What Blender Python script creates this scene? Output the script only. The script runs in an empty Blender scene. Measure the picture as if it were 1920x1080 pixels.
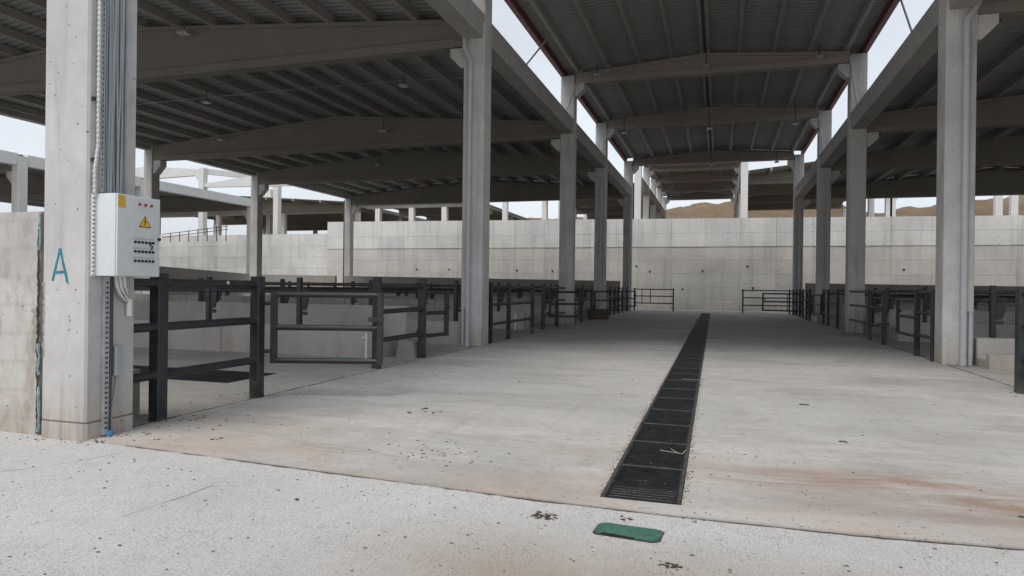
import bpy, bmesh, math, random
from mathutils import Vector, Matrix
R = math.radians
random.seed(7)
sc = bpy.context.scene
C = sc.collection

# ------------------------------------------------------------------ camera, sky, sun, exposure
YAW, PITCH, ROLL, H = .2979, -.001, .012, 1.6
fw = Vector((-math.sin(YAW)*math.cos(PITCH), math.cos(YAW)*math.cos(PITCH), math.sin(PITCH)))
rt = Vector((math.cos(YAW), math.sin(YAW), 0)); up = rt.cross(fw)
ix = rt*math.cos(ROLL) + up*math.sin(ROLL); iy = -rt*math.sin(ROLL) + up*math.cos(ROLL)
cam = bpy.data.cameras.new('camera'); cam.sensor_width = 36; cam.lens = 36*1266.7/1920
cam.clip_start = .05; cam.clip_end = 6000
co = bpy.data.objects.new('camera', cam); C.objects.link(co)
m = Matrix((ix, iy, -fw)).transposed().to_4x4(); m.translation = (0, 0, H); co.matrix_world = m
sc.camera = co

SUN_EL, SUN_AZ = R(62), R(200)           # azimuth clockwise from +Y: behind the camera, to its left
w = bpy.data.worlds.new('World'); sc.world = w; w.use_nodes = True
wt = w.node_tree; wt.nodes.clear()
sky = wt.nodes.new('ShaderNodeTexSky'); sky.sky_type = 'NISHITA'; sky.sun_disc = False
sky.sun_elevation = SUN_EL; sky.sun_rotation = SUN_AZ; sky.air_density = 1.0; sky.dust_density = 3.0; sky.ozone_density = 1.0
hs = wt.nodes.new('ShaderNodeHueSaturation'); hs.inputs['Saturation'].default_value = .38
# thin veil of cloud: uneven brightness over the whole sky
tc = wt.nodes.new('ShaderNodeTexCoord'); mp = wt.nodes.new('ShaderNodeMapping'); mp.inputs['Scale'].default_value = (1.2, 1.2, 3.0)
cn = wt.nodes.new('ShaderNodeTexNoise'); cn.inputs['Scale'].default_value = 1.6; cn.inputs['Detail'].default_value = 7
cr = wt.nodes.new('ShaderNodeMapRange'); cr.inputs['From Min'].default_value = .3; cr.inputs['From Max'].default_value = .7
cr.inputs['To Min'].default_value = .88; cr.inputs['To Max'].default_value = 1.12
mu = wt.nodes.new('ShaderNodeVectorMath'); mu.operation = 'SCALE'
bg = wt.nodes.new('ShaderNodeBackground'); bg.inputs['Strength'].default_value = .15
wo = wt.nodes.new('ShaderNodeOutputWorld')
L = wt.links.new
L(sky.outputs[0], hs.inputs['Color']); L(tc.outputs['Generated'], mp.inputs[0]); L(mp.outputs[0], cn.inputs['Vector'])
veil = wt.nodes.new('ShaderNodeMix'); veil.data_type = 'RGBA'; veil.inputs[0].default_value = .6     # even overcast layer under the clear sky
veil.inputs[7].default_value = (3.9, 4.15, 4.5, 1)
L(hs.outputs[0], veil.inputs[6])
L(cn.outputs[0], cr.inputs[0]); L(veil.outputs[2], mu.inputs[0]); L(cr.outputs[0], mu.inputs['Scale'])
L(mu.outputs[0], bg.inputs['Color']); L(bg.outputs[0], wo.inputs[0])

sl = bpy.data.lights.new('sun', 'SUN'); sl.energy = 1.5; sl.angle = R(30); sl.color = (1, .955, .90)
so = bpy.data.objects.new('sun', sl); C.objects.link(so)
sd = Vector((math.sin(SUN_AZ)*math.cos(SUN_EL), math.cos(SUN_AZ)*math.cos(SUN_EL), math.sin(SUN_EL)))
so.rotation_euler = sd.to_track_quat('Z', 'Y').to_euler(); so.location = (-20, -40, 60)
sc.view_settings.view_transform = 'Standard'; sc.view_settings.look = 'None'
sc.view_settings.exposure = 0.5; sc.view_settings.gamma = 1.0; sc.view_settings.use_curve_mapping = False

# ------------------------------------------------------------------ materials
def newmat(name, rough=.8, metal=0.0, spec=.3):
    mt = bpy.data.materials.new(name); mt.use_nodes = True
    b = mt.node_tree.nodes['Principled BSDF']
    b.inputs['Roughness'].default_value = rough; b.inputs['Metallic'].default_value = metal
    b.inputs['Specular IOR Level'].default_value = spec
    return mt, mt.node_tree, b
class NT:
    def __init__(s, t): s.t = t
    def n(s, ty, **k):
        x = s.t.nodes.new(ty)
        for a, v in k.items(): setattr(x, a, v)
        return x
    def l(s, a, b): s.t.links.new(a, b)
    def pos(s, scale=(1, 1, 1), rot=(0, 0, 0)):
        g = s.n('ShaderNodeNewGeometry'); mp = s.n('ShaderNodeMapping')
        mp.inputs['Scale'].default_value = scale; mp.inputs['Rotation'].default_value = rot
        s.l(g.outputs['Position'], mp.inputs['Vector']); return mp.outputs[0]
    def noise(s, v, scale, detail=6, rough=.55, dist=0):
        x = s.n('ShaderNodeTexNoise'); x.inputs['Scale'].default_value = scale; x.inputs['Detail'].default_value = detail
        x.inputs['Roughness'].default_value = rough; x.inputs['Distortion'].default_value = dist
        s.l(v, x.inputs['Vector']); return x.outputs['Fac']
    def rng(s, v, a, b, c=0., d=1.):
        x = s.n('ShaderNodeMapRange'); x.clamp = True
        for k, q in zip(('From Min', 'From Max', 'To Min', 'To Max'), (a, b, c, d)): x.inputs[k].default_value = q
        s.l(v, x.inputs['Value']); return x.outputs[0]
    def math(s, op, a, b=None):
        x = s.n('ShaderNodeMath', operation=op)
        for i, q in enumerate((a, b)):
            if q is None: continue
            if isinstance(q, (int, float)): x.inputs[i].default_value = q
            else: s.l(q, x.inputs[i])
        return x.outputs[0]
    def mix(s, f, a, b, mode='MIX'):
        x = s.n('ShaderNodeMix', data_type='RGBA', blend_type=mode)
        for nm, q in (('Factor', f), ('A', a), ('B', b)):
            i = [z for z in x.inputs if z.name == nm and (z.type == 'RGBA' if nm != 'Factor' else z.type == 'VALUE')][0]
            if isinstance(q, (int, float)): i.default_value = q
            elif isinstance(q, tuple): i.default_value = (*q, 1)
            else: s.l(q, i)
        return [z for z in x.outputs if z.type == 'RGBA'][0]
    def bump(s, h, strength, dist, b):
        x = s.n('ShaderNodeBump'); x.inputs['Strength'].default_value = strength; x.inputs['Distance'].default_value = dist
        s.l(h, x.inputs['Height']); s.l(x.outputs[0], b.inputs['Normal'])
    def xyz(s):
        g = s.n('ShaderNodeNewGeometry'); q = s.n('ShaderNodeSeparateXYZ'); s.l(g.outputs['Position'], q.inputs[0]); return q.outputs
    def rand(s): return s.n('ShaderNodeObjectInfo').outputs['Random']

def plain(name, col, rough=.5, metal=0., var=.15, spec=.4, scale=6.):
    mt, t, b = newmat(name, rough, metal, spec); q = NT(t)
    n = q.noise(q.pos(), scale, 5)
    lo = tuple(c*(1-var) for c in col); hi = tuple(min(1, c*(1+var)) for c in col)
    q.l(q.mix(q.rng(n, .3, .7), lo, hi), b.inputs['Base Color'])
    q.l(q.rng(n, .3, .7, max(.05, rough-.12), min(1, rough+.12)), b.inputs['Roughness'])
    return mt

def concrete(name, col, mott=.16, stain=(.20, .17, .14), stain_amt=.25, pits=True, streak=(.6, .6, .12), rough=.85, rnd=.0, board=False, soil=None):
    mt, t, b = newmat(name, rough, 0, .25); q = NT(t)
    p = q.pos()
    n1 = q.noise(p, .9, 8, .6); n2 = q.noise(p, 7, 6, .6); n3 = q.noise(q.pos(streak), 2.5, 7, .6, .4)
    lo = tuple(c*(1-mott) for c in col); hi = tuple(c*(1+mott) for c in col)
    c = q.mix(q.rng(n1, .3, .7), lo, hi)
    c = q.mix(q.rng(n2, .35, .7, 0, .35), c, tuple(x*.8 for x in col))
    c = q.mix(q.rng(n3, .52, .78, 0, stain_amt), c, stain)
    h = q.math('ADD', q.math('MULTIPLY', n2, .6), q.math('MULTIPLY', q.noise(p, 60, 3), .25))
    if pits:
        v = q.n('ShaderNodeTexVoronoi'); v.inputs['Scale'].default_value = 9; q.l(p, v.inputs['Vector'])
        pit = q.math('MULTIPLY', q.rng(v.outputs['Distance'], .07, .13, 1, 0), q.rng(q.noise(p, 2.3, 3), .47, .56))
        c = q.mix(q.math('MULTIPLY', pit, .75), c, (.07, .065, .06)); h = q.math('SUBTRACT', h, pit)
    if board:                                   # faint prints of the form boards
        wv = q.n('ShaderNodeTexWave', bands_direction='Z'); wv.inputs['Scale'].default_value = 1.05; wv.inputs['Distortion'].default_value = .6
        wv.inputs['Detail'].default_value = 2; q.l(p, wv.inputs['Vector'])
        c = q.mix(q.rng(wv.outputs['Fac'], .9, 1, 0, .22), c, tuple(x*.6 for x in col))
    if rnd:
        c = q.mix(1.0, c, q.mix(q.rand(), (1-rnd,)*3, (1+rnd*.4, 1+rnd*.3, 1+rnd*.2)), 'MULTIPLY')
    if soil:                                    # soil splashed up from the ground
        z = q.xyz()[2]
        f = q.math('MULTIPLY', q.rng(z, 0, soil[0], 1, 0), q.rng(n3, .3, .62))
        c = q.mix(q.math('MULTIPLY', f, soil[1]), c, (.30, .22, .16))
    q.l(c, b.inputs['Base Color']); q.bump(h, .5, .012, b)
    return mt

def floor_mat(name, col, front_soil, streaks=True, seed=0.):
    mt, t, b = newmat(name, .8, 0, .25); q = NT(t)
    p = q.pos(); X, Y, Z = q.xyz()
    n1 = q.noise(p, .35, 8, .62); n2 = q.noise(p, 3.2, 7, .62); n3 = q.noise(p, 26, 4)
    c = q.mix(q.rng(n1, .3, .7), tuple(x*.84 for x in col), tuple(x*1.12 for x in col))
    c = q.mix(q.rng(n2, .5, .75, 0, .35), c, tuple(x*.72 for x in col))
    if streaks:                                 # tractor brushed smears across the aisle
        n4 = q.noise(q.pos((.10, 1.3, 1), (0, 0, R(-5))), 1.6, 8, .65, .6)
        c = q.mix(q.rng(n4, .52, .74, 0, .34), c, (.215, .20, .18))
        jy = q.math('ABSOLUTE', q.math('SUBTRACT', q.math('FRACT', q.math('DIVIDE', q.math('ADD', q.math('ADD', Y, q.math('MULTIPLY', X, .04)), q.math('MULTIPLY', n1, .06)), 5.9)), .5))
        c = q.mix(q.math('MULTIPLY', q.rng(jy, .4975, .4995, 0, .55), q.rng(n2, .35, .6)), c, (.66, .65, .63))
        n5 = q.noise(q.pos((.05, 1.0, 1), (0, 0, R(-3))), 1.1, 5, .5)
        c = q.mix(q.rng(n5, .60, .63, 0, .22), c, tuple(min(1, x*1.35) for x in col))
    if front_soil:
        near = q.rng(Y, 5.0, 8.2, 1, 0); ns = q.noise(q.pos((.35, 1.0, 1), (0, 0, R(-8))), .9, 9, .62, .8)
        f = q.math('MULTIPLY', near, q.rng(ns, .40, .66))
        c = q.mix(q.math('MULTIPLY', f, .7), c, (.38, .28, .21))
        ns2 = q.noise(q.pos((.5, 1.6, 1), (0, 0, R(-6))), 1.4, 9, .7, 1.0)
        f2 = q.math('MULTIPLY', q.math('MULTIPLY', q.rng(Y, 5.1, 5.6), q.rng(Y, 6.6, 9.0, 1, 0)), q.rng(ns2, .50, .68))
        c = q.mix(q.math('MULTIPLY', f2, .4), c, (.23, .18, .145))
        ex = q.math('DIVIDE', q.math('SUBTRACT', X, 1.9), 1.9); ey = q.math('DIVIDE', q.math('SUBTRACT', Y, 6.05), .75)
        el = q.math('ADD', q.math('MULTIPLY', ex, ex), q.math('MULTIPLY', ey, ey))
        f3 = q.math('MULTIPLY', q.rng(el, .2, 1.3, 1, 0), q.rng(ns2, .36, .60))      # rust brown silt that washed up here
        c = q.mix(q.math('MULTIPLY', f3, .85), c, (.25, .17, .125))
    n7 = q.noise(q.pos((.45, .9, 1), (0, 0, R(15))), .8, 9, .68, .5); c = q.mix(q.rng(n7, .47, .66, 0, .46), c, (.225, .212, .195))
    n8 = q.noise(p, 9, 7, .7); c = q.mix(q.rng(n8, .52, .68, 0, .42), c, (.22, .205, .185)); c = q.mix(q.rng(q.noise(p, 38, 4, .7), .55, .70, 0, .38), c, (.20, .19, .175))
    n9 = q.noise(q.pos((2.2, .10, 1), (0, 0, R(7))), 1.5, 8, .7, .3); c = q.mix(q.rng(n9, .56, .70, 0, .24), c, (.23, .215, .20))
    v = q.n('ShaderNodeTexVoronoi'); v.inputs['Scale'].default_value = 5; q.l(p, v.inputs['Vector'])
    sp = q.math('MULTIPLY', q.rng(v.outputs['Distance'], .05, .10, 1, 0), q.rng(q.noise(p, .8, 4), .50, .62))
    c = q.mix(q.math('MULTIPLY', sp, .7), c, (.08, .07, .06))
    q.l(c, b.inputs['Base Color'])
    q.l(q.rng(n2, .3, .7, .62, .9), b.inputs['Roughness'])
    q.bump(q.math('ADD', q.math('MULTIPLY', n2, .7), q.math('MULTIPLY', n3, .3)), .35, .012, b)
    return mt

def apron_mat():
    mt, t, b = newmat('apron_concrete', .9, 0, .2); q = NT(t)
    p = q.pos(); X, Y, Z = q.xyz(); col = (.55, .545, .535)
    n1 = q.noise(p, .5, 8, .62); n2 = q.noise(p, 5, 7, .65); n3 = q.noise(q.pos((3.4, .8, 1), (0, 0, R(12))), 15, 7, .75)
    c = q.mix(q.rng(n1, .3, .7), tuple(x*.88 for x in col), tuple(x*1.1 for x in col))
    c = q.mix(q.rng(n2, .48, .75, 0, .4), c, tuple(x*.72 for x in col))
    c = q.mix(q.rng(n3, .50, .70, 0, .5), c, (.29, .285, .275)); c = q.mix(q.rng(n3, .45, .30, 0, .22), c, (.56, .555, .54))
    n6 = q.noise(q.pos((2.0, 1.0, 1), (0, 0, R(12))), 55, 4, .7); c = q.mix(q.rng(n6, .50, .64, 0, .68), c, (.215, .21, .205)); c = q.mix(q.rng(n6, .44, .34, 0, .4), c, (.62, .615, .60))
    d = q.noise(q.pos((1, .6, 1), (0, 0, R(-35))), .55, 7, .6)
    c = q.mix(q.math('MULTIPLY', q.math('MULTIPLY', q.rng(d, .30, .52), q.rng(Y, 4.55, 3.7, 0, 1)), q.rng(X, -2.6, -1.2, 0, 1)), c, (.36, .315, .27))
    for s_, a_, z_ in ((11, .10, .5), (30, .17, .45), (46, .2, .47)):
        v = q.n('ShaderNodeTexVoronoi'); v.inputs['Scale'].default_value = s_; q.l(p, v.inputs['Vector'])
        sp = q.math('MULTIPLY', q.rng(v.outputs['Distance'], a_*.6, a_, 1, 0), q.rng(q.noise(p, 1.7, 4), z_, z_+.1))
        c = q.mix(q.math('MULTIPLY', sp, .8), c, (.075, .07, .065))
    cr_ = q.n('ShaderNodeTexVoronoi', feature='DISTANCE_TO_EDGE'); cr_.inputs['Scale'].default_value = .16
    dm = q.n('ShaderNodeVectorMath', operation='ADD'); nn = q.n('ShaderNodeTexNoise'); nn.inputs['Scale'].default_value = 1.2
    q.l(p, nn.inputs['Vector']); q.l(p, dm.inputs[0]); q.l(nn.outputs['Color'], dm.inputs[1]); q.l(dm.outputs[0], cr_.inputs['Vector'])
    c = q.mix(q.rng(cr_.outputs['Distance'], 0, .0010, .25, 0), c, (.12, .11, .10))
    q.l(c, b.inputs['Base Color'])
    q.bump(q.math('ADD', q.math('MULTIPLY', n2, .5), q.math('MULTIPLY', n3, .9)), 1.0, .02, b)
    return mt

def panel_mat(name, col):
    """cast in place wall: mottled lifts with tie holes, a little different on every panel"""
    mt, t, b = newmat(name, .88, 0, .2); q = NT(t)
    p = q.pos(); X, Y, Z = q.xyz()
    n1 = q.noise(p, .45, 8, .6); n2 = q.noise(p, 5, 6, .6); n3 = q.noise(q.pos((1.2, 1, .10)), 1.2, 7, .6, .3)
    c = q.mix(q.rng(n1, .3, .7), tuple(x*.86 for x in col), tuple(x*1.1 for x in col))
    c = q.mix(q.rng(n2, .5, .75, 0, .3), c, tuple(x*.75 for x in col))
    c = q.mix(q.rng(n3, .50, .74, 0, .36), c, (.25, .238, .22))
    vl = q.math('ABSOLUTE', q.math('SUBTRACT', q.math('FRACT', q.math('DIVIDE', q.math('ADD', X, 34.9), 1.3)), .5))
    c = q.mix(q.math('MULTIPLY', q.rng(vl, .484, .496, 0, .42), q.rng(n2, .35, .6)), c, (.25, .235, .21))      # prints of the form sheets
    hl_ = q.math('ABSOLUTE', q.math('SUBTRACT', q.math('FRACT', q.math('DIVIDE', Z, .53)), .5))
    c = q.mix(q.math('MULTIPLY', q.rng(hl_, .475, .494, 0, .3), q.rng(n1, .35, .6)), c, (.25, .235, .21))
    c = q.mix(q.math('MULTIPLY', q.rng(Z, 0, .7, 1, 0), q.rng(n2, .3, .65, 0, .6)), c, (.26, .21, .16))
    tint = q.mix(q.rand(), (.92, .92, .92), (1.04, 1.03, 1.01))
    c = q.mix(1.0, c, tint, 'MULTIPLY')
    fx = q.math('SUBTRACT', q.math('FRACT', q.math('DIVIDE', X, 1.2)), .5); fz = q.math('SUBTRACT', q.math('FRACT', q.math('DIVIDE', q.math('ADD', Z, .22), .5)), .5)
    rr = q.math('ADD', q.math('POWER', q.math('MULTIPLY', fx, 1.2), 2.), q.math('POWER', q.math('MULTIPLY', fz, .5), 2.))
    hole = q.math('MULTIPLY', q.rng(rr, .0012, .0035, 1, 0), q.rng(q.noise(p, .55, 4), .46, .66))
    c = q.mix(q.math('MULTIPLY', hole, .6), c, (.14, .125, .11))
    q.l(c, b.inputs['Base Color']); q.bump(q.math('SUBTRACT', n2, hole), .5, .015, b)
    return mt

def hill_mat():
    mt, t, b = newmat('dry_earth', .95, 0, .1); q = NT(t); p = q.pos()
    n1 = q.noise(p, .03, 9, .65); n2 = q.noise(q.pos((1, 1, 3)), .22, 9, .7); n3 = q.noise(p, 1.1, 5)
    c = q.mix(q.rng(n1, .35, .65), (.13, .092, .062), (.215, .16, .11))
    c = q.mix(q.rng(n2, .5, .66, 0, .75), c, (.11, .09, .055)); c = q.mix(q.rng(n3, .55, .7, 0, .5), c, (.11, .10, .055))
    q.l(c, b.inputs['Base Color']); q.bump(n2, 1, .8, b); return mt

M = {}
M['col'] = concrete('column_concrete', (.495, .488, .475), .18, stain=(.22, .205, .185), stain_amt=.55, streak=(2.2, 2.2, .16), soil=(.7, .75))
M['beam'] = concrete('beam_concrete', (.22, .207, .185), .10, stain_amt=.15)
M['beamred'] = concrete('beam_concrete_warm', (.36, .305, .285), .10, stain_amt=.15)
M['gutter'] = concrete('gutter_concrete', (.36, .35, .33), .12, stain_amt=.35)
M['white'] = concrete('pale_concrete', (.66, .66, .645), .06, stain_amt=.10, pits=False)
M['panel'] = panel_mat('retaining_wall_concrete', (.66, .66, .648))
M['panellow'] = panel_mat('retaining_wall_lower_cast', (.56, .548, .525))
M['lowwall'] = concrete('shadowed_wall_concrete', (.30, .28, .255), .14, board=True)  # shade on the low walls put into the colour; chips and stub reuse it
M['pen'] = concrete('pen_wall_concrete', (.44, .425, .40), .14, stain_amt=.45, soil=(.9, .5))
M['yard'] = concrete('yard_wall_concrete', (.46, .445, .42), .22, stain=(.17, .15, .13), stain_amt=.6, streak=(2.6, 2.6, 1.3), soil=(1.6, .6), board=True)
M['floor'] = floor_mat('aisle_floor_concrete', (.415, .408, .396), True)
M['hfloor'] = floor_mat('hall_floor_concrete', (.40, .385, .36), True, False)
M['apron'] = apron_mat()
M['earth'] = hill_mat()
M['ground'] = concrete('packed_ground', (.34, .29, .23), .2)
M['steel'] = plain('dark_grey_fence_paint', (.017, .0195, .022), .5, 0, .35, .35, 9.)
def fence_mat():
    mt, t, b = newmat('dark_grey_fence_paint', .4, 0, .5); q = NT(t); p = q.pos(); Z = q.xyz()[2]
    n1 = q.noise(p, 5, 6, .65); n2 = q.noise(p, 34, 5, .7)
    c = q.mix(q.rng(n1, .3, .7), (.013, .016, .018), (.026, .030, .034))
    c = q.mix(q.math('MULTIPLY', q.rng(Z, .0, .55, 1, .12), q.rng(n1, .42, .66, 0, .6)), c, (.14, .12, .10))
    c = q.mix(q.rng(n2, .66, .72, 0, .55), c, (.10, .085, .075))
    q.l(c, b.inputs['Base Color']); q.l(q.rng(n1, .3, .7, .32, .6), b.inputs['Roughness']); q.bump(n2, .2, .003, b)
    return mt
M['steel'] = fence_mat()
M['grate'] = plain('black_grate_steel', (.021, .022, .023), .5, .3, .3)
M['wornsteel'] = plain('worn_grate_edge', (.10, .10, .098), .5, .2, .3)
M['rail'] = plain('worn_drain_frame', (.055, .052, .048), .7, .1, .5, .3, 12.)
M['pit'] = plain('black_drain_bottom', (.01, .01, .01), .6)  # near-black colour for the bottom of both drain channels
M['sheet'] = plain('roof_sheet_grey', (.255, .26, .25), .55, .0, .12)
M['purlin'] = concrete('purlin_concrete', (.32, .305, .285), .08, pits=False)
M['red'] = plain('burgundy_paint', (.16, .045, .045), .5, 0, .12)
M['galv'] = plain('galvanised_steel', (.42, .44, .45), .45, .35, .15)
M['pvc'] = plain('grey_pvc', (.42, .43, .445), .4, 0, .06)
M['wpvc'] = plain('white_pvc', (.72, .72, .70), .4, 0, .05)
M['hose'] = plain('pale_grey_hose', (.55, .56, .56), .5, 0, .1)
M['box'] = plain('cabinet_enamel', (.585, .625, .635), .35, 0, .03)
M['black'] = plain('black_plastic', (.015, .015, .016), .4)
M['rlamp'] = plain('dark_red_lens', (.20, .012, .02), .2, 0, .1, .6)
M['pink'] = plain('pale_red_ring', (.55, .30, .32), .4)
M['yellow'] = plain('yellow_label', (.62, .40, .08), .5, 0, .08)
M['orange'] = plain('warning_yellow', (.72, .40, .05), .5, 0, .05)
M['cable'] = plain('grey_cable', (.33, .37, .39), .5, 0, .12, .4, 2.)
M['dcable'] = plain('dark_cable', (.05, .055, .06), .5)
M['blue'] = plain('blue_spray_paint', (.022, .19, .27), .7, 0, .4, .2, 25.)
M['teal'] = plain('teal_joint_foam', (.22, .33, .34), .8, 0, .35, .2, 12.)
M['bluecap'] = plain('blue_cap', (.06, .25, .45), .5)
M['green'] = plain('worn_green_paint', (.048, .118, .09), .7, 0, .3, .25, 18.)
M['maroon'] = plain('faded_maroon_plastic', (.125, .075, .065), .6, 0, .2)
M['dirt'] = plain('dry_dung', (.055, .045, .035), .95, 0, .4, .1, 30.)
M['stone'] = plain('small_stone', (.13, .12, .11), .9, 0, .5, .15, 3.)
M['lampglass'] = plain('lamp_glass', (.62, .63, .62), .25)
M['paper'] = plain('pale_scrap', (.6, .58, .52), .8)
M['straw'] = plain('dry_straw', (.30, .28, .23), .9)

# ------------------------------------------------------------------ mesh helpers
class MB:
    def __init__(s): s.v = []; s.f = []
    def add(s, vs, fs):
        o = len(s.v); s.v += [tuple(p) for p in vs]; s.f += [tuple(i+o for i in f) for f in fs]; return s
    def box(s, x0, x1, y0, y1, z0, z1):
        return s.add([(x0, y0, z0), (x1, y0, z0), (x1, y1, z0), (x0, y1, z0), (x0, y0, z1), (x1, y0, z1), (x1, y1, z1), (x0, y1, z1)],
                     [(0, 3, 2, 1), (4, 5, 6, 7), (0, 1, 5, 4), (1, 2, 6, 5), (2, 3, 7, 6), (3, 0, 4, 7)])
    def prism(s, prof, axis, a, b):
        """prof: list of 2D points; axis 'x','y','z' = extrusion direction"""
        n = len(prof)
        def P(q, t): return {'x': (t, q[0], q[1]), 'y': (q[0], t, q[1]), 'z': (q[0], q[1], t)}[axis]
        return s.add([P(q, a) for q in prof]+[P(q, b) for q in prof],
                     [tuple(range(n))[::-1], tuple(range(n, 2*n))]+[(i, (i+1) % n, n+(i+1) % n, n+i) for i in range(n)])
    def cbox(s, x0, x1, y0, y1, z0, z1, c=.02):
        pr = [(x0+c, y0), (x1-c, y0), (x1, y0+c), (x1, y1-c), (x1-c, y1), (x0+c, y1), (x0, y1-c), (x0, y0+c)]
        return s.prism(pr, 'z', z0, z1)
    def tube(s, pts, r, n=10, cap=True):
        pts = [Vector(p) for p in pts]; rings = []
        d0 = (pts[1]-pts[0]).normalized(); a = Vector((0, 0, 1)) if abs(d0.z) < .9 else Vector((1, 0, 0)); u = d0.cross(a).normalized()
        for i, p in enumerate(pts):
            d = (pts[min(i+1, len(pts)-1)]-pts[max(i-1, 0)]).normalized()
            u = (u-d*u.dot(d)).normalized(); v = d.cross(u)
            rr = r[i] if isinstance(r, (list, tuple)) else r
            rings.append([p+u*math.cos(2*math.pi*k/n)*rr+v*math.sin(2*math.pi*k/n)*rr for k in range(n)])
        vs = [q for g in rings for q in g]; fs = []
        for i in range(len(pts)-1):
            for k in range(n):
                fs.append((i*n+k, i*n+(k+1) % n, (i+1)*n+(k+1) % n, (i+1)*n+k))
        if cap: fs += [tuple(range(n))[::-1], tuple(range((len(pts)-1)*n, len(pts)*n))]
        return s.add(vs, fs)
    def mesh(s, name, mat, smooth=False):
        me = bpy.data.meshes.new(name); me.from_pydata(s.v, [], s.f)
        bm = bmesh.new(); bm.from_mesh(me); bmesh.ops.recalc_face_normals(bm, faces=bm.faces[:]); bm.to_mesh(me); bm.free()
        me.materials.append(M[mat])
        if smooth:
            for p in me.polygons: p.use_smooth = True
            me.set_sharp_from_angle(angle=R(38))
        return me
    def build(s, name, mat, parent=None, smooth=False):
        return link(name, s.mesh(name, mat, smooth), parent)
def link(name, me, parent=None, loc=None, rz=None):
    o = bpy.data.objects.new(name, me); C.objects.link(o)
    if parent: o.parent = parent
    if loc: o.location = loc
    if rz is not None: o.rotation_euler = (0, 0, rz)
    return o
def thing(name, label, cat, loc=(0, 0, 0), rz=0, group=None):
    o = link(name, None, None, loc, rz); return tag(o, label, cat, group)
def tag(o, label, cat, group=None):
    o['label'] = label; o['category'] = cat
    if group: o['group'] = group
    return o
def struct(o): o['kind'] = 'structure'; return o
def stuff(o): o['kind'] = 'stuff'; return o

# ------------------------------------------------------------------ layout numbers (metres)
XL, XR, CW = -6.12, 4.75, .60            # inner faces of the two aisle column rows, column width
ROWS = [5.27, 17.16, 28.81, 37.46, 49.13]
XLL = -29.05                             # hall side face of the outer left columns
XRR = 27.7
WALLY = 55.0

# ------------------------------------------------------------------ ground, floors
struct(MB().add([(-2500, -2500, -.75), (2500, -2500, -.75), (2500, 2500, -.75), (-2500, 2500, -.75)], [(0, 1, 2, 3)]).build('ground', 'ground'))
b = MB()
edge = [(-75, 5.33), (-9, 5.33), (-5.6, 5.28), (-4.4, 5.2), (-3.28, 5.10), (-2.2, 5.03), (-1.33, 4.96), (-.25, 4.93), (.87, 4.94), (1.9, 5.02), (3.6, 5.04), (75, 5.1)]
b.prism([(-75, -40), (75, -40), (75, 5.6), (-75, 5.6)], 'z', -.6, -.016); struct(b.build('apron', 'apron'))

def dX(y, side):                           # edges of the drain channel
    c = -.555 - (y-5.16)*.0074; return c+side*.305
D0, D1 = 5.16, 47.3
b = MB()
def plate(poly, z1=0., z0=-.3): b.prism(poly, 'z', z0, z1)
plate([(-6.2, 5.30)]+[(x, y+random.uniform(-.012, .012)) for x, y in edge[2:8]]+[(dX(D0, 1), 4.93), (dX(D0, 1), D0), (dX(D0, -1), D0), (-6.2, D0+.25)][:0]
      + [(dX(D0, 1), 4.93), (dX(D0, 1), D0), (dX(D0, -1), D0), (-5.0, 5.42), (-6.2, 5.42)])
plate([(-6.2, 5.42), (-5.0, 5.42), (dX(D0, -1), D0), (dX(D1, -1), D1), (-6.2, D1)])
plate([(dX(D0, 1), 4.93), (.87, 4.945), (1.9, 5.02), (3.6, 5.04), (4.82, 5.05), (4.82, D1), (dX(D1, 1), D1), (dX(D0, 1), D0)])
plate([(-6.2, D1), (4.82, D1), (4.82, WALLY+.3), (-6.2, WALLY+.3)])
struct(b.build('aisle_floor', 'floor'))
# hall floors lie a few millimetres lower, with a joint at the column lines
GX0, GX1, GY0, GY1 = -27.5, -7.6, 9.12, 10.45       # grated gutter in the left hall
b = MB(); z = -.008
for x0, x1, y0, y1 in ((-75, -6.226, 5.38, GY0), (-75, GX0, GY0, GY1), (GX1, -6.226, GY0, GY1), (-75, -6.226, GY1, WALLY+.3)):
    b.prism([(x0, y0), (x1, y0), (x1, y1), (x0, y1)], 'z', -.3, z)
struct(b.build('hall_floor', 'hfloor'))
b = MB(); b.prism([(4.846, 5.06), (75, 5.06), (75, WALLY+.3), (4.846, WALLY+.3)], 'z', -.3, z); struct(b.build('hall_floor', 'hfloor'))

b = MB(); ep = [(x, y) for x, y in edge if -8 < x < 4]
fine = []
for (xa_, ya_), (xb_, yb_) in zip(ep, ep[1:]):
    for k in range(12): fine.append((xa_+(xb_-xa_)*k/12, ya_+(yb_-ya_)*k/12+random.uniform(-.006, .006)))
vs = []
for x, y in fine: wd_ = random.choice((.004, .006, .009, .016)); vs += [(x, y+.004, -.0125), (x, y-wd_-.004, -.0125)]
b.add(vs, [(2*k, 2*k+1, 2*k+3, 2*k+2) for k in range(len(fine)-1)])
def crack(pl, z, w0, w1):
    q = []
    for (xa_, ya_), (xb_, yb_) in zip(pl, pl[1:]):
        L_ = math.hypot(xb_-xa_, yb_-ya_); n_ = max(2, int(L_/.12))
        nx_, ny_ = -(yb_-ya_)/L_, (xb_-xa_)/L_
        for k in range(n_):
            j_ = random.uniform(-.012, .012); q.append((xa_+(xb_-xa_)*k/n_+nx_*j_, ya_+(yb_-ya_)*k/n_+ny_*j_, nx_, ny_))
    vs = []
    for x, y, nx_, ny_ in q: wd_ = random.uniform(w0, w1)/2; vs += [(x+nx_*wd_, y+ny_*wd_, z), (x-nx_*wd_, y-ny_*wd_, z)]
    b.add(vs, [(2*k, 2*k+1, 2*k+3, 2*k+2) for k in range(len(q)-1)])
crack([(-6.213, 5.6), (-6.213, 48)], .0015, .012, .045)
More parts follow.
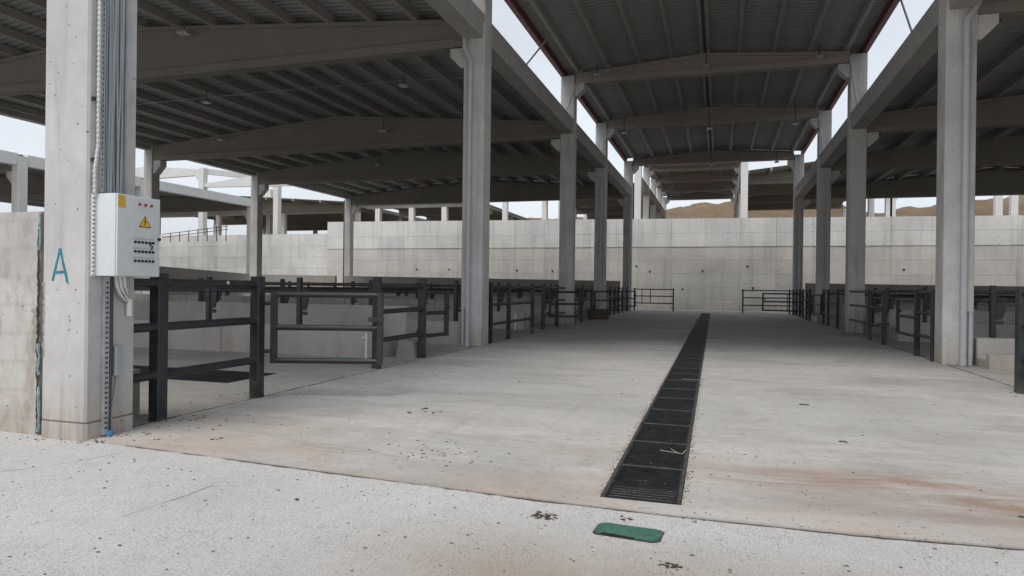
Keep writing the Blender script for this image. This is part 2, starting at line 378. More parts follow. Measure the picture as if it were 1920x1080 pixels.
crack([(4.833, 5.6), (4.833, 48)], .0015, .012, .045)
crack([(-3.92, 3.67), (-3.88, 4.1), (-3.85, 4.58)], -.0145, .001, .007)
crack([(-6.1, 3.9), (-5.6, 4.45), (-5.34, 5.22)], -.0145, .001, .009)
crack([(-6.05, 9.6), (-4.6, 9.95), (-2.9, 10.9), (-2.2, 11.2)], .0015, .002, .007)
crack([(1.2, 14.2), (2.6, 13.6), (4.7, 13.9)], .0015, .002, .007)
o = b.build('joint_dirt', 'dirt'); stuff(o); tag(o, 'thin dark line of dirt along the front edge of the aisle floor', 'dirt')

# ------------------------------------------------------------------ drains
dr = thing('drain_channel', 'long black grated drain running down the middle of the aisle floor', 'drain')
b = MB(); b.add([(dX(D0, -1), D0, -.29), (dX(D0, 1), D0, -.29), (dX(D1, 1), D1, -.29), (dX(D1, -1), D1, -.29)], [(0, 1, 2, 3)]); b.build('channel_bottom', 'pit', dr)
for s in (-1, 1):
    b = MB(); e = [(dX(D0, s), D0), (dX(D1, s), D1)]; i = -s*.035
    b.prism([(e[0][0]-.004*s, D0), (e[0][0]+i, D0), (e[1][0]+i, D1), (e[1][0]-.004*s, D1)], 'z', -.08, .006); b.build('frame_rail', 'rail', dr)
ang = math.atan2(-(D1-D0)*.0074, D1-D0)
gm = MB(); GW, GL = .262, .985
for s in (-1, 1): gm.box(s*GW-.012, s*GW+.012, -GL/2, GL/2, -.035, 0)
for s in (-1, 1): gm.box(-GW+.012, GW-.012, s*(GL/2-.012)-.012, s*(GL/2-.012)+.012, -.035, .002)
nb = 15
for k in range(nb):
    y = -GL/2+.045+k*(GL-.09)/(nb-1); gm.box(-GW+.012, GW-.012, y-.014, y+.014, -.03, -.004)
gme = gm.mesh('grate', 'grate')
ebm = MB().box(-GW-.01, GW+.01, -.013, .013, -.03, .005).mesh('end_bar', 'wornsteel')
ng = int((D1-D0)/1.0)
for k in range(ng):
    y = D0+.52+k*1.0
    o = link('grate', gme, dr, (dX(y, 0), y, .0+random.uniform(-.003, .003)), -.0074+random.uniform(-.004, .004))
    link('end_bar', ebm, o, (0, GL/2-.006, 0))
dr2 = thing('drain_channel', 'wide black grated gutter in the left hall floor behind the near fence', 'drain')
MB().add([(GX0, GY0, -.29), (GX1, GY0, -.29), (GX1, GY1, -.29), (GX0, GY1, -.29)], [(0, 1, 2, 3)]).build('channel_bottom', 'pit', dr2)
gm = MB(); hl = (GY1-GY0)/2-.02
for s in (-1, 1): gm.box(s*.47-.014, s*.47+.014, -hl, hl, -.04, 0)
for s in (-1, 0, 1): gm.box(-.456, .456, s*(hl-.014)-.014, s*(hl-.014)+.014, -.04, .001)
for k in range(26):
    y = -hl+.05+k*(2*hl-.1)/25
    if abs(y) > .03: gm.box(-.456, .456, y-.009, y+.009, -.03, -.006)
gme2 = gm.mesh('grate', 'grate')
for k in range(20):
    link('grate', gme2, dr2, (GX1-.5-k*.99, (GY0+GY1)/2, -.008))

# green lid in the apron
lid = thing('valve_lid', 'worn green painted lid set in the concrete in front of the drain', 'lid', (-.555, 4.51, -.016), R(-4))
def rrect(w, h, r, n=5, jit=0):
    out = []
    for cx, cy, a0 in ((w-r, h-r, 0), (-w+r, h-r, 90), (-w+r, -h+r, 180), (w-r, -h+r, 270)):
        for k in range(n+1):
            a = R(a0+90*k/n); out.append((cx+r*math.cos(a)+random.uniform(-jit, jit), cy+r*math.sin(a)+random.uniform(-jit, jit)))
    return out
MB().prism(rrect(.212, .112, .05, 5, .004), 'z', -.03, .008).build('cover_plate', 'green', lid)
b = MB(); o1 = rrect(.224, .124, .055, 5, .006); o2 = rrect(.214, .114, .05, 5)
n = len(o1); b.add([(*p, .0035) for p in o1]+[(*p, .0035) for p in o2], [(i, (i+1) % n, n+(i+1) % n, n+i) for i in range(n)]); b.build('joint_ring', 'dirt', lid)
nz = [(-.17, -.113), (-.15, -.075), (-.12, -.092), (-.08, -.082), (-.05, -.095), (-.01, -.088), (.02, -.10), (.045, -.094), (.06, -.113)]
MB().prism(nz, 'z', .002, .0095).build('broken_edge', 'black', lid)

# ------------------------------------------------------------------ roof builders
def beam_mesh(span, zb, ze, za, wid, mat, name='roof_beam'):
    """double pitched precast beam along local x (0..span); bottom flange, thinner web, top flange"""
    b = MB(); hw = wid/2; fl = .24; ends = 1.1
    xs = [0, span/2, span]; tops = [ze, za, ze]
    def top(x): return ze+(za-ze)*(1-abs(x-span/2)/(span/2))
    b.prism([(0, zb), (span, zb), (span, zb+fl), (0, zb+fl)], 'y', -hw, hw)                       # bottom flange
    b.prism([(0, zb+fl-.002), (span, zb+fl-.002), (span, top(span)-.10), (span/2, za-.10), (0, ze-.10)], 'y', -hw*.55, hw*.55)   # web
    for x0, x1 in ((0, ends), (span-ends, span)):                                                # solid ends
        e0, e1 = (hw-.003, hw*.552) if x0 == 0 else (hw*.552, hw-.003)
        b.add([(x0, -e0, zb+fl-.001), (x1, -e1, zb+fl-.001), (x1, e1, zb+fl-.001), (x0, e0, zb+fl-.001), (x0, -e0, top(x0)-.09), (x1, -e1, top(x1)-.09), (x1, e1, top(x1)-.09), (x0, e0, top(x0)-.09)],
              [(0, 3, 2, 1), (4, 5, 6, 7), (0, 1, 5, 4), (1, 2, 6, 5), (2, 3, 7, 6), (3, 0, 4, 7)])
    b.prism([(0, ze-.12), (span/2, za-.12), (span, ze-.12), (span, ze), (span/2, za), (0, ze)], 'y', -hw*.9, hw*.9)
    return b.mesh(name, mat)
def sheet_mesh(xe, ze, xr, zr, y0, y1, pitch=.26, dep=.045):
    b = MB(); ys = []; y = y0
    while y < y1:
        for dy, dz in ((0, 0), (.38, 0), (.5, 1), (.88, 1)): ys.append((y+dy*pitch, dz*dep))
        y += pitch
    ys.append((y1, 0)); vs = []
    for yy, dz in ys: vs += [(xe, min(yy, y1), ze+dz), (xr, min(yy, y1), zr+dz)]
    b.add(vs, [(2*i, 2*i+1, 2*i+3, 2*i+2) for i in range(len(ys)-1)])
    return b.mesh('roof_sheet', 'sheet')
def hall_roof(par, xa, xb, rows, zb, ze, za, bmat='beam', npur=16, y_front=None, y_back=None, beam_w=.42, ridge_double=False, pur_w=.20, pur_h=.24, skip_first_beam=False, eaves=.15):
    span = xb-xa; bm_ = beam_mesh(span, zb, ze, za, beam_w, bmat)
    for i, y in enumerate(rows):
        link('roof_beam', bm_, par, (xa, y+CW/2, 0))
    ys = [y+CW/2 for y in rows]
    if y_front is not None: ys[0] = y_front
    if y_back is not None: ys[-1] = y_back
    def top(x): return ze+(za-ze)*(1-abs(x-(xa+xb)/2)/(span/2))
    mid = (xa+xb)/2
    MB().prism([(xa, ze-.02), (mid, za-.02), (xb, ze-.02), (xb, ze+pur_h+.018), (mid, za+pur_h+.018), (xa, ze+pur_h+.018)], 'y', ys[-1]-.05, ys[-1]-.01).build('sky_slot_filler', 'sheet', par)  # added strip: keeps bright sky out of the slots between the purlins
    for i in range(len(ys)-1):
        y0, y1 = ys[i], ys[i+1]-(.06 if i == len(ys)-2 else 0)
        pm = MB().prism([(-pur_w*.35, -.02), (pur_w*.35, -.02), (pur_w*.5, pur_h), (-pur_w*.5, pur_h)], 'y', y0+.004, y1-.004).mesh('purlin', 'purlin')
        for k in range(npur+1):
            x = xa+.12+(span-.24)*k/npur
            xs = [x]
            if ridge_double and k == npur//2: xs = [x-.12, x+.14]
            for xx in xs: link('purlin', pm, par, (xx, 0, top(xx)+.012))
        zo = pur_h+.02
        sl_ = (za-ze)/(span/2)
        link('roof_sheet', sheet_mesh(xa-eaves, ze+zo-eaves*sl_, (xa+xb)/2, za+zo, y0, y1), par)
        link('roof_sheet', sheet_mesh(xb+eaves, ze+zo-eaves*sl_, (xa+xb)/2, za+zo, y0, y1), par)

def corbel(par, x, side, y0, y1, zt, out=.42, h1=.22, h2=.32, mat='col'):
    """bracket on a column face at x, pointing to side (+1/-1)"""
    b = MB(); s = side
    b.prism([(x-.01*s, zt), (x+out*s, zt), (x+out*s, zt-h1), (x+.10*s, zt-h1-h2), (x-.01*s, zt-h1-h2)], 'y', y0, y1)
    return b.build('corbel', mat, par)

# ---- central canopy: the two aisle column rows, gutter beams and the raised roof
ZT, ZG, ZGR = 10.83, 8.92, 8.47
can = thing('aisle_canopy', 'raised concrete canopy on two column rows over the central aisle', 'canopy')
def column(par, x0, x1, y, top, mat='col', sub=.0, z0=0):
    return MB().cbox(x0, x1, y, y+CW, z0, top, .022).build('column', mat, par)
for r, y in enumerate(ROWS):
    c = column(can, XL-CW, XL, y, ZT, z0=.178 if r == 0 else 0)
    if r == 0:
        MB().cbox(XL-CW-.006, XL+.006, y-.006, y+CW+.006, -.02, .158, .03).build('plinth', 'col', c)
        MB().cbox(XL-CW+.012, XL-.012, y+.012, y+CW-.012, .157, .179, .02).build('groove', 'lowwall', c)
    corbel(c, XL, 1, y+.06, y+CW-.06, 10.50)
    corbel(c, XL-CW, -1, y+.06, y+CW-.06, 8.12)
    if r:
        c = column(can, XR, XR+CW, y, ZT-.05)
        corbel(c, XR, -1, y+.06, y+CW-.06, 10.45)
        corbel(c, XR+CW, 1, y+.06, y+CW-.06, 7.72)
# gutter beams between the columns: U trough on a sloped soffit
for i in range(4):
    y0, y1 = ROWS[i]+CW+.003, ROWS[i+1]-.003
    for xi, s, zg in ((XL, -1, ZG), (XR, 1, ZGR)):
        if s == 1 and i == 0: y0 = 6.0
        o = xi+s*CW
        pr = [(xi+s*.004, zg), (xi+s*.004, zg-.13), (xi+s*.035, zg-.17), (xi+s*.06, zg-.60), (o-s*.02, zg-.60), (o+s*.04, zg-.30), (o+s*.13, zg-.24), (o+s*.13, zg-.06), (o-s*.0, zg-.06), (o-s*.05, zg-.42), (xi+s*.17, zg-.42), (xi+s*.12, zg)]
        MB().prism(pr, 'y', y0, y1).build('gutter_beam', 'gutter', can)
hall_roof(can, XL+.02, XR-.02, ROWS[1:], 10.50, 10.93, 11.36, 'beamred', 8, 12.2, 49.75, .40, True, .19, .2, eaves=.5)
for i in range(4):
    y0, y1 = (ROWS[i]+CW, ROWS[i+1]+CW)
    if i == 0: y0 = 12.2
    if i == 3: y1 = 49.75
    for x, s in ((XL-CW, -1), (XR+CW, 1)):
        zz = ZT+.003
        MB().prism([(x+.02*s, zz), (x-.16*s, zz), (x-.16*s, zz+.34), (x+.02*s, zz+.30)], 'y', y0+.002, y1-.002).build('eave_beam', 'red', can)

# ---- left hall
lh = thing('livestock_hall', 'wide concrete hall left of the aisle with low pitched sheet roof', 'hall')
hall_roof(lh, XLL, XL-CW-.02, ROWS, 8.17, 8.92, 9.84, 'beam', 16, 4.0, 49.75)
for y in ROWS[1:]:
    c = MB().cbox(XLL-.55, XLL, y+.02, y+.57, 0, 9.0, .02).build('column', 'col', lh)
    corbel(c, XLL, 1, y+.08, y+.51, 8.15, .5, .28, .42)
for i in range(4):
    MB().prism([(XLL-.5, 8.72), (XLL-.1, 8.72), (XLL-.1, 9.1), (XLL-.5, 9.1)], 'y', (4.0 if i == 0 else ROWS[i]+CW), ROWS[i+1]-.01 if i < 3 else 49.75).build('eave_beam', 'gutter', lh)
# ---- right hall
rh = thing('livestock_hall', 'wide concrete hall right of the aisle with low pitched sheet roof', 'hall')
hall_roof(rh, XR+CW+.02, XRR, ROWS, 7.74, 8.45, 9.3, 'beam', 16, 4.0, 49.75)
for y in ROWS[1:]:
    c = MB().cbox(XRR, XRR+.55, y+.02, y+.57, 0, 8.5, .02).build('column', 'col', rh)
    corbel(c, XRR, -1, y+.08, y+.51, 7.72, .5, .28, .42)
# ---- second hall across the open yard on the far left
h2 = thing('livestock_hall', 'second concrete hall across the open yard at far left', 'hall')
hall_roof(h2, -62, -39.2, ROWS[1:], 8.0, 8.72, 9.6, 'beam', 12, 16.5, 49.75)
for y in ROWS[1:]:
    for x, s in ((-39.2, -1), (-62.55, 1)):
        c = MB().cbox(x, x+.55, y+.02, y+.57, 0, 8.85, .02).build('column', 'white' if s < 0 else 'col', h2)
        corbel(c, x if s < 0 else x+.55, s, y+.08, y+.51, 7.98, .5, .28, .42)
for i in range(1, 4):
    MB().prism([(-39.2, 8.32), (-38.7, 8.32), (-38.7, 8.98), (-39.2, 8.98)], 'y', ROWS[i]+CW, ROWS[i+1]-.003).build('gutter_beam', 'white', h2)

# ------------------------------------------------------------------ retaining wall at the end of the aisle
TERR = 5.7
rw = thing('retaining_wall', 'tall pale concrete retaining wall closing the far end of the aisle', 'wall')
MB().box(-34.9, 40, WALLY+.09, WALLY+.5, -.3, 6.5).build('wall_core', 'panel', rw)
pw, x = 2.6, -34.9
lifts = [0, .85, 1.8, 2.83, 3.9, 4.96, 6.03]
def wtop(x): return 7.47-.0085*(x+34.9)
i = 0
while x < 36:
    for j, z0 in enumerate(lifts):
        a, bb = x+.006, x+pw-.006
        off = random.uniform(0, .012) + (.035 if j >= 5 else 0)
        y0 = WALLY+.035-off
        if j < 6: pr = [(a, z0+.006), (bb, z0+.006), (bb, lifts[j+1]-.006), (a, lifts[j+1]-.006)]
        else: pr = [(a, z0+.006), (bb, z0+.006), (bb, wtop(bb)), (a, wtop(a))]
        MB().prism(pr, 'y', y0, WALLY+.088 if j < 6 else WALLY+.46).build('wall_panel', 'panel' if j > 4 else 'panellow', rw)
    x += pw
for px, pz in ((-24.1, 3.0), (-21.2, 3.0), (-15.4, 2.95), (-6.0, 3.3), (-5.0, 2.9), (-1.2, 2.95), (-2.6, 1.6), (1.9, 3.3), (11.9, 3.1), (14.8, 3.1), (2.3, 1.75), (-12.5, 2.9)):
    px *= 1.07; pz = 1.6+(pz-1.6)*1.07; MB().tube([(px, WALLY+.06, pz), (px, WALLY+.012, pz)], .085, 8).build('weep_hole', 'black', rw)
rw2 = thing('retaining_wall', 'lower stretch of pale concrete wall at far left beyond the open yard', 'wall')
x = -34.94
while x > -66:
    for j in range(6):
        z0 = j*1.06; y0 = WALLY+.45-random.uniform(0, .012)
        MB().box(x-pw+.006, x-.006, y0, WALLY+.8, z0+.005, z0+1.054 if j < 5 else 6.42).build('wall_panel', 'panel', rw2)
    x -= pw
# low dark walls across the hall ends
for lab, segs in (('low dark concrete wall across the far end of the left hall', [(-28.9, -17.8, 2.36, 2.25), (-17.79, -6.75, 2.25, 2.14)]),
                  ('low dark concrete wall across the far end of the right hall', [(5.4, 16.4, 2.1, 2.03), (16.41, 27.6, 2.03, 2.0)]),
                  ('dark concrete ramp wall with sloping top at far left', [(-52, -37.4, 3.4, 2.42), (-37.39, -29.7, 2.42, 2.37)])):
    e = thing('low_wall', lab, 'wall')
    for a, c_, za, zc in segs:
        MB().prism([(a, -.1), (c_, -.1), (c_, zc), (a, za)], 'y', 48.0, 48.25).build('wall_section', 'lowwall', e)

# ------------------------------------------------------------------ upper terrace behind the wall
struct(MB().prism([(-90, WALLY+.5), (90, WALLY+.5), (90, 150), (-90, 150)], 'z', 5.2, TERR).build('upper_terrace', 'ground'))
UR = [57.4, 64, 71, 78, 85]
can2 = thing('aisle_canopy', 'concrete canopy on the upper terrace beyond the retaining wall, straight ahead', 'canopy')
for k, y in enumerate(UR):
    for x, s in ((-6.95, 1), (1.55, -1)):
        c = MB().cbox(x, x+.55, y, y+.55, TERR, 12.95, .02).build('column', 'white', can2)
        corbel(c, x+.55 if s > 0 else x, s, y+.05, y+.5, 12.6, .4, .2, .3, 'white')
    if k < 4:
        for x in (-6.92, 1.58): MB().box(x, x+.5, y+.553, UR[k+1]-.003, 10.3, 11.15).build('gutter_beam', 'gutter', can2)
hall_roof(can2, -6.35, 1.5, UR, 12.55, 12.95, 13.4, 'beamred', 6, 57.0, 86.0, .4, eaves=.6)
for lab, xa, xb in (('dark roofed shed on the upper terrace left of the white column', -16.2, -7.0), ('dark roofed shed on the upper terrace right of the white column', 2.2, 13.4),
                    ('shed with white columns on the upper terrace behind the left hall', -32.2, -22.0)):
    h = thing('terrace_shed', lab, 'shed')
    lo = xa < -20
    hall_roof(h, xa, xb, UR[1:] if not lo else UR, *((8.9, 9.5, 9.95) if lo else (11.1, 11.7, 12.3) if xb > 0 else (10.3, 10.9, 11.4)), 'beam', 6, (62 if not lo else 57.), 87.)
    for k, y in enumerate(UR):
        for x in ((xa-.5,) if xa > -20 and xb < 0 else (xb,) if xb > 0 else (xa+.9, xa+4.4, xa+7.7, xb)):
            if lo and k not in (0, 4): continue
            if not lo and k == 0: continue
            MB().cbox(x, x+.5 if x < 20 else x+.5, y, y+.5, TERR, 11.0 if not lo else 8.9, .02).build('column', 'white', h)
for x, y, lab in ((-18.3, 57, 'thin pale concrete post with bracket seen above the wall beside the near column'), (18.9, 56, 'white concrete column above the wall at far right'), (20.2, 57, 'narrow white concrete column above the wall at the right edge'), (13.9, 64, 'grey concrete column above the wall between dark shed and sky')):
    e = thing('concrete_column', lab, 'column', (x, y, TERR))
    c = MB().cbox(-.2, .25, 0, .45, 0, 4.4, .02).build('shaft', 'white', e)
    corbel(e, .25, 1, .05, .4, 4.2, .35, .2, .3, 'white')
# bare white frame at far left
fr = thing('bare_frame', 'unroofed white concrete frame on the terrace at far left', 'frame')
for x, y, zt in ((-50.5, 56, 13.3), (-44.6, 60, 12.9), (-57, 56, 13.3), (-38.5, 64, 12.6), (-53, 70, 13.2)):
    c = MB().cbox(x, x+.6, y, y+.6, TERR, zt, .02).build('column', 'white', fr)
    corbel(c, x, -1, y+.08, y+.52, zt-.6, .5, .3, .4, 'white')
MB().prism([(-64, 12.2), (-50.5, 12.6), (-50.5, 13.15), (-57, 13.75), (-64, 13.3)], 'y', 56.1, 56.5).build('gable_beam', 'white', fr)
MB().prism([(-49.88, 11.35), (-38, 11.15), (-38, 11.6), (-43.5, 12.35), (-49.88, 11.7)], 'y', 56.1, 56.5).build('gable_beam', 'white', fr)
MB().add([(-50.3, 56.61, 12.75), (-49.9, 56.61, 12.75), (-43.9, 63, 12.55), (-44.3, 63, 12.55), (-50.3, 56.61, 13.28), (-49.9, 56.61, 13.28), (-43.9, 63, 13.05), (-44.3, 63, 13.05)],
         [(0, 3, 2, 1), (4, 5, 6, 7), (0, 1, 5, 4), (1, 2, 6, 5), (2, 3, 7, 6), (3, 0, 4, 7)]).build('edge_beam', 'white', fr)
# distant halls on the terrace, seen as dark roofs over slim columns on the left
h3 = thing('terrace_shed', 'distant dark roofed hall with slim columns on the terrace at far left', 'shed')
hall_roof(h3, -66, -38, [66, 76, 86], 9.6, 10.3, 11.3, 'beam', 8, 64, 88.)
for y in (66, 76, 86):
    for x in (-66, -57, -48, -38.5): MB().cbox(x, x+.5, y, y+.5, TERR, 9.7, .02).build('column', 'col', h3)
rl = thing('guard_rail', 'thin dark guard railing on top of the wall at far left', 'railing')
for k in range(7): MB().tube([(-52+k*1.1, 54, TERR), (-52+k*1.1, 54, 6.55+k*.12)], .04, 6).build('post', 'steel', rl)
for dz in (-.05, -.35): MB().tube([(-53, 54, 6.5+dz), (-49, 54, 6.85+dz), (-45.2, 54, 7.2+dz)], .035, 6).build('rail', 'steel', rl)

# hills
pts = [(-260, 14), (-140, 20), (-80, 25.6), (-46, 25.8), (-28, 26), (-15.5, 28.4), (-5, 29.4), (4.6, 29.9), (31, 28.2), (44.5, 25.6), (51, 26.5), (60, 27.4), (68, 28.9), (80, 29.6), (130, 34), (240, 42)]
def ridge(x):
    for (a, za), (b_, zb_) in zip(pts, pts[1:]):
        if a <= x <= b_: return za+(zb_-za)*(x-a)/(b_-a)
    return 14
b = MB(); nx, ny = 260, 50; vs = []
for j in range(ny+1):
    for i in range(nx+1):
        X = -260+500*i/nx; t = j/ny; Y = 150+140*t
        prof = math.sin(min(1, t*2)*math.pi/2)**1.3 if t < .5 else 1-.5*(t-.5)
        z = TERR-1+(ridge(X*220/max(Y, 150) if Y < 220 else X)*.94-TERR+1)*prof
        z += (math.sin(X*.21+Y*.13)+math.sin(X*.47-Y*.31+1))*.35*min(1, t*4)+random.uniform(-.5, .5)*min(1, t*5)
        vs.append((X, Y, z))
b.add(vs, [(j*(nx+1)+i, j*(nx+1)+i+1, (j+1)*(nx+1)+i+1, (j+1)*(nx+1)+i) for j in range(ny) for i in range(nx)])
o = b.build('hills', 'earth', None, True); struct(o)

# ------------------------------------------------------------------ yard wall at the left edge, with the joint foam
yw = thing('yard_wall', 'stained beige concrete wall standing beside the near column', 'wall')
for k, (a, c_) in enumerate(((-7.62, -6.845), (-9.9, -7.635), (-12.2, -9.915))):
    MB().cbox(a, c_, 5.34+.01*k, 5.66, -.3, 2.34+.01*k, .012).build('wall_panel', 'yard', yw)
def ragged(xc, yy, z0, z1, wmin, wmax, nm, mat, par):
    b = MB(); n = int((z1-z0)/.03); vs = []
    for k in range(n+1):
        z = z0+(z1-z0)*k/n; w_ = random.uniform(wmin, wmax); sh = random.uniform(-.008, .008)
        vs += [(xc-w_+sh, yy, z), (xc+w_*.7+sh, yy, z)]
    b.add(vs, [(2*k, 2*k+1, 2*k+3, 2*k+2) for k in range(n)]); return b.build(nm, mat, par)
ragged(-6.852, 5.3365, .0, 2.2, .012, .03, 'chipped_edge', 'dirt', yw)
ragged(-6.90, 5.338, .85, 1.32, .02, .06, 'crumbled_patch', 'lowwall', yw)
ragged(-6.69, 5.2675, .82, 1.6, .004, .024, 'chipped_edge', 'lowwall', yw)
ragged(-7.63, 5.3375, .0, 2.3, .004, .012, 'chipped_edge', 'dirt', yw)
fo = thing('joint_foam', 'ragged teal foam filling the joint between wall and near column', 'foam')
for k, (z0, z1) in enumerate(((.02, .5), (.62, .95), (1.93, 2.31))):
    b = MB(); n = max(3, int((z1-z0)/.06)); ptsf = [(-6.835+random.uniform(-.01, .01), 5.335+random.uniform(-.008, .008), z0+(z1-z0)*q/n) for q in range(n+1)]
    b.tube(ptsf, [random.uniform(.008, .022) for _ in ptsf], 7); b.build('foam_bead', 'teal', fo, True)
MB().cbox(-6.86, -6.60, 5.93, 6.42, -.02, .57, .01).build('low_stub', 'lowwall')
tag(bpy.data.objects['low_stub'], 'short dark concrete stub on the floor behind the near column', 'stub')

# blue painted letter on the near column
ltr = thing('painted_letter', 'blue spray painted letter A on the near column', 'letter')
def stroke(p, q, w0, w1, nm):
    b = MB(); p = Vector(p); q = Vector(q); d = (q-p).normalized(); nrm = Vector((-d.y, d.x)); n = 8; vs = []
    for k in range(n+1):
        c = p.lerp(q, k/n)+nrm*random.uniform(-.003, .003); ww = (w0+(w1-w0)*k/n)*random.uniform(.85, 1.15)/2
        for s in (1, -1): vs += [(c.x+nrm.x*ww*s, 5.27-.003, c.y+nrm.y*ww*s)]
    b.add(vs, [(2*i, 2*i+1, 2*i+3, 2*i+2) for i in range(n)]); b.build(nm, 'blue', ltr)
stroke((-6.572, 1.61), (-6.478, 1.945), .03, .024, 'stroke'); stroke((-6.372, 1.60), (-6.474, 1.942), .034, .022, 'stroke'); stroke((-6.545, 1.70), (-6.405, 1.705), .026, .02, 'stroke')
for o in list(ltr.children): o.location.y -= .0015*list(ltr.children).index(o)

# ------------------------------------------------------------------ cabinet and cables on the near column
cab = thing('electrical_cabinet', 'pale blue grey electrical cabinet with warning triangle on the near column', 'cabinet')
bx0, bx1, by0, by1, bz0, bz1 = -6.108, -5.83, 5.335, 5.885, 1.665, 2.505
def bevel_box(x0, x1, y0, y1, z0, z1, r, name, mat, par):
    me = MB().box(x0, x1, y0, y1, z0, z1).mesh(name, mat); bm = bmesh.new(); bm.from_mesh(me)
    bmesh.ops.bevel(bm, geom=bm.edges[:], offset=r, segments=3, profile=.6, affect='EDGES'); bm.to_mesh(me); bm.free()
    for p in me.polygons: p.use_smooth = True
    me.set_sharp_from_angle(angle=R(38)); return link(name, me, par)
bevel_box(bx0, bx1, by0, by1, bz0, bz1, .008, 'body', 'box', cab)
door = bevel_box(bx1+.004, bx1+.024, by0+.004, by1-.004, bz0+.004, bz1-.004, .007, 'door', 'box', cab)
fx = bx1+.024
for k in range(3):
    y = 5.60+k*.075; zc = 2.42
    lo = MB().tube([(fx-.002, y, zc), (fx+.012, y, zc)], .017, 14).build('lamp_ring', 'pink', door)
    MB().tube([(fx+.010, y, zc), (fx+.022, y, zc)], .0125, 14).build('indicator_lamp', 'rlamp', door)
t0 = .078
MB().prism([(5.60, 2.185), (5.60+2*t0, 2.185), (5.60+t0, 2.185+t0*1.62)], 'x', fx-.001, fx+.0022).build('warning_triangle', 'orange', door)
def ribbon(ptl, wd, x, name, mat, par):
    b = MB()
    for p, q in zip(ptl, ptl[1:]):
        p = Vector(p); q = Vector(q); d = (q-p).normalized(); nrm = Vector((-d.y, d.x))*wd/2
        b.add([(x, *(p+nrm)), (x, *(q+nrm)), (x, *(q-nrm)), (x, *(p-nrm))], [(0, 1, 2, 3)])
    b.build(name, mat, par)
ribbon([(5.600, 2.188), (5.756, 2.188)], .008, fx+.0034, 'triangle_border', 'black', door)
ribbon([(5.603, 2.19), (5.678, 2.306)], .005, fx+.0036, 'triangle_border', 'black', door); ribbon([(5.753, 2.19), (5.678, 2.306)], .005, fx+.0038, 'triangle_border', 'black', door)
ribbon([(5.684, 2.28), (5.668, 2.245), (5.688, 2.243), (5.672, 2.205)], .010, fx+.0034, 'lightning_bolt', 'black', door)
MB().box(fx-.001, fx+.002, by0+.008, by0+.098, 2.365, 2.492).build('yellow_label', 'yellow', door)
for r_ in range(3):
    for k in range(6):
        y = 5.555+k*.046+r_*.0; zc = 2.055-r_*.098
        s = MB().tube([(fx-.002, y, zc-.03), (fx+.014, y, zc-.03)], .014, 10).build('switch_knob', 'black', door)
        MB().box(fx-.001, fx+.0016, y-.018, y+.018, zc+.002, zc+.014).build('switch_label', 'black', door)
        MB().box(fx+.0012, fx+.0028, y-.0155, y+.0155, zc+.004, zc+.012).build('switch_label_face', 'wpvc', door)
ribbon([(5.755, 2.03), (5.735, 2.0), (5.775, 1.985), (5.75, 1.95)], .012, fx+.0155, 'scribble', 'black', door)
MB().tube([(fx-.002, 5.862, 2.07), (fx+.02, 5.862, 2.07)], .017, 12).build('door_lock', 'black', door)
MB().box(bx0, bx1-.03, by0+.1, by1-.1, bz1, bz1+.004).build('top_plate', 'galv', cab)
# slotted mounting strip along the near edge of the cabinet
st = MB()
for k in range(19):
    z = 1.68+k*.0435; st.box(-6.112, -6.08, 5.300, 5.332, z, z+.026)
st.box(-6.115, -6.104, 5.30, 5.35, 1.66, 2.50)
st.build('mounting_strip', 'wpvc', cab)
# cable tray up the column
tr = thing('cable_tray', 'perforated cable tray full of grey cables running up the near column', 'cable tray')
MB().box(XL+.003, XL+.008, 5.40, 5.665, 2.53, 10.4).build('tray_back', 'galv', tr)
for y in (5.395, 5.665): MB().box(XL+.003, XL+.065, y, y+.006, 2.53, 10.4).build('tray_side', 'galv', tr)
pm = MB().box(-.0045, .0045, -.0015, .0015, 0, .022).mesh('slot', 'black')
for k in range(120):
    link('slot', pm, tr, (XL+.05, 5.3935, 2.58+k*.055))
pm2 = MB().box(-.0015, .0015, -.004, .004, 0, .022).mesh('slot', 'black')
for k in range(120):
    link('slot', pm, tr, (XL+.05, 5.6725, 2.58+k*.055))
for k in range(13):
    y = 5.418+k*.0192; ph = random.uniform(0, 6); xb_ = XL+.02+random.uniform(0, .025); am = random.uniform(.004, .012)
    pp = [(xb_+.006*math.sin(ph*2+z_*1.7), min(5.655, max(5.41, y+am*math.sin(ph+z_*2.3)*(1.6 if z_ < 3.4 else .5))), z_) for z_ in [2.5+.2*q for q in range(40)]]
    MB().tube(pp, .0095, 6).build('cable', 'cable', tr, True)
fc = thing('flexible_conduit', 'white ribbed flexible conduit beside the cable tray on the near column', 'conduit')
pp = []; rr = []; z_ = 2.50
def cx(z): return 5.345 if z > 3.0 else 5.345-.035*min(1, (3.0-z)/.25)
while z_ < 10.2:
    for dz, r_ in ((0, .013), (.013, .019), (.026, .019), (.039, .013)):
        pp.append((XL+.045, cx(z_+dz), z_+dz)); rr.append(r_)
    z_ += .052
MB().tube(pp, rr, 8).build('ribbed_hose', 'hose', fc, True)
for z_ in (2.83, 3.45, 4.6, 6): MB().box(XL-.002, XL+.035, 5.30, 5.325, z_, z_+.035).build('clip', 'black', fc)
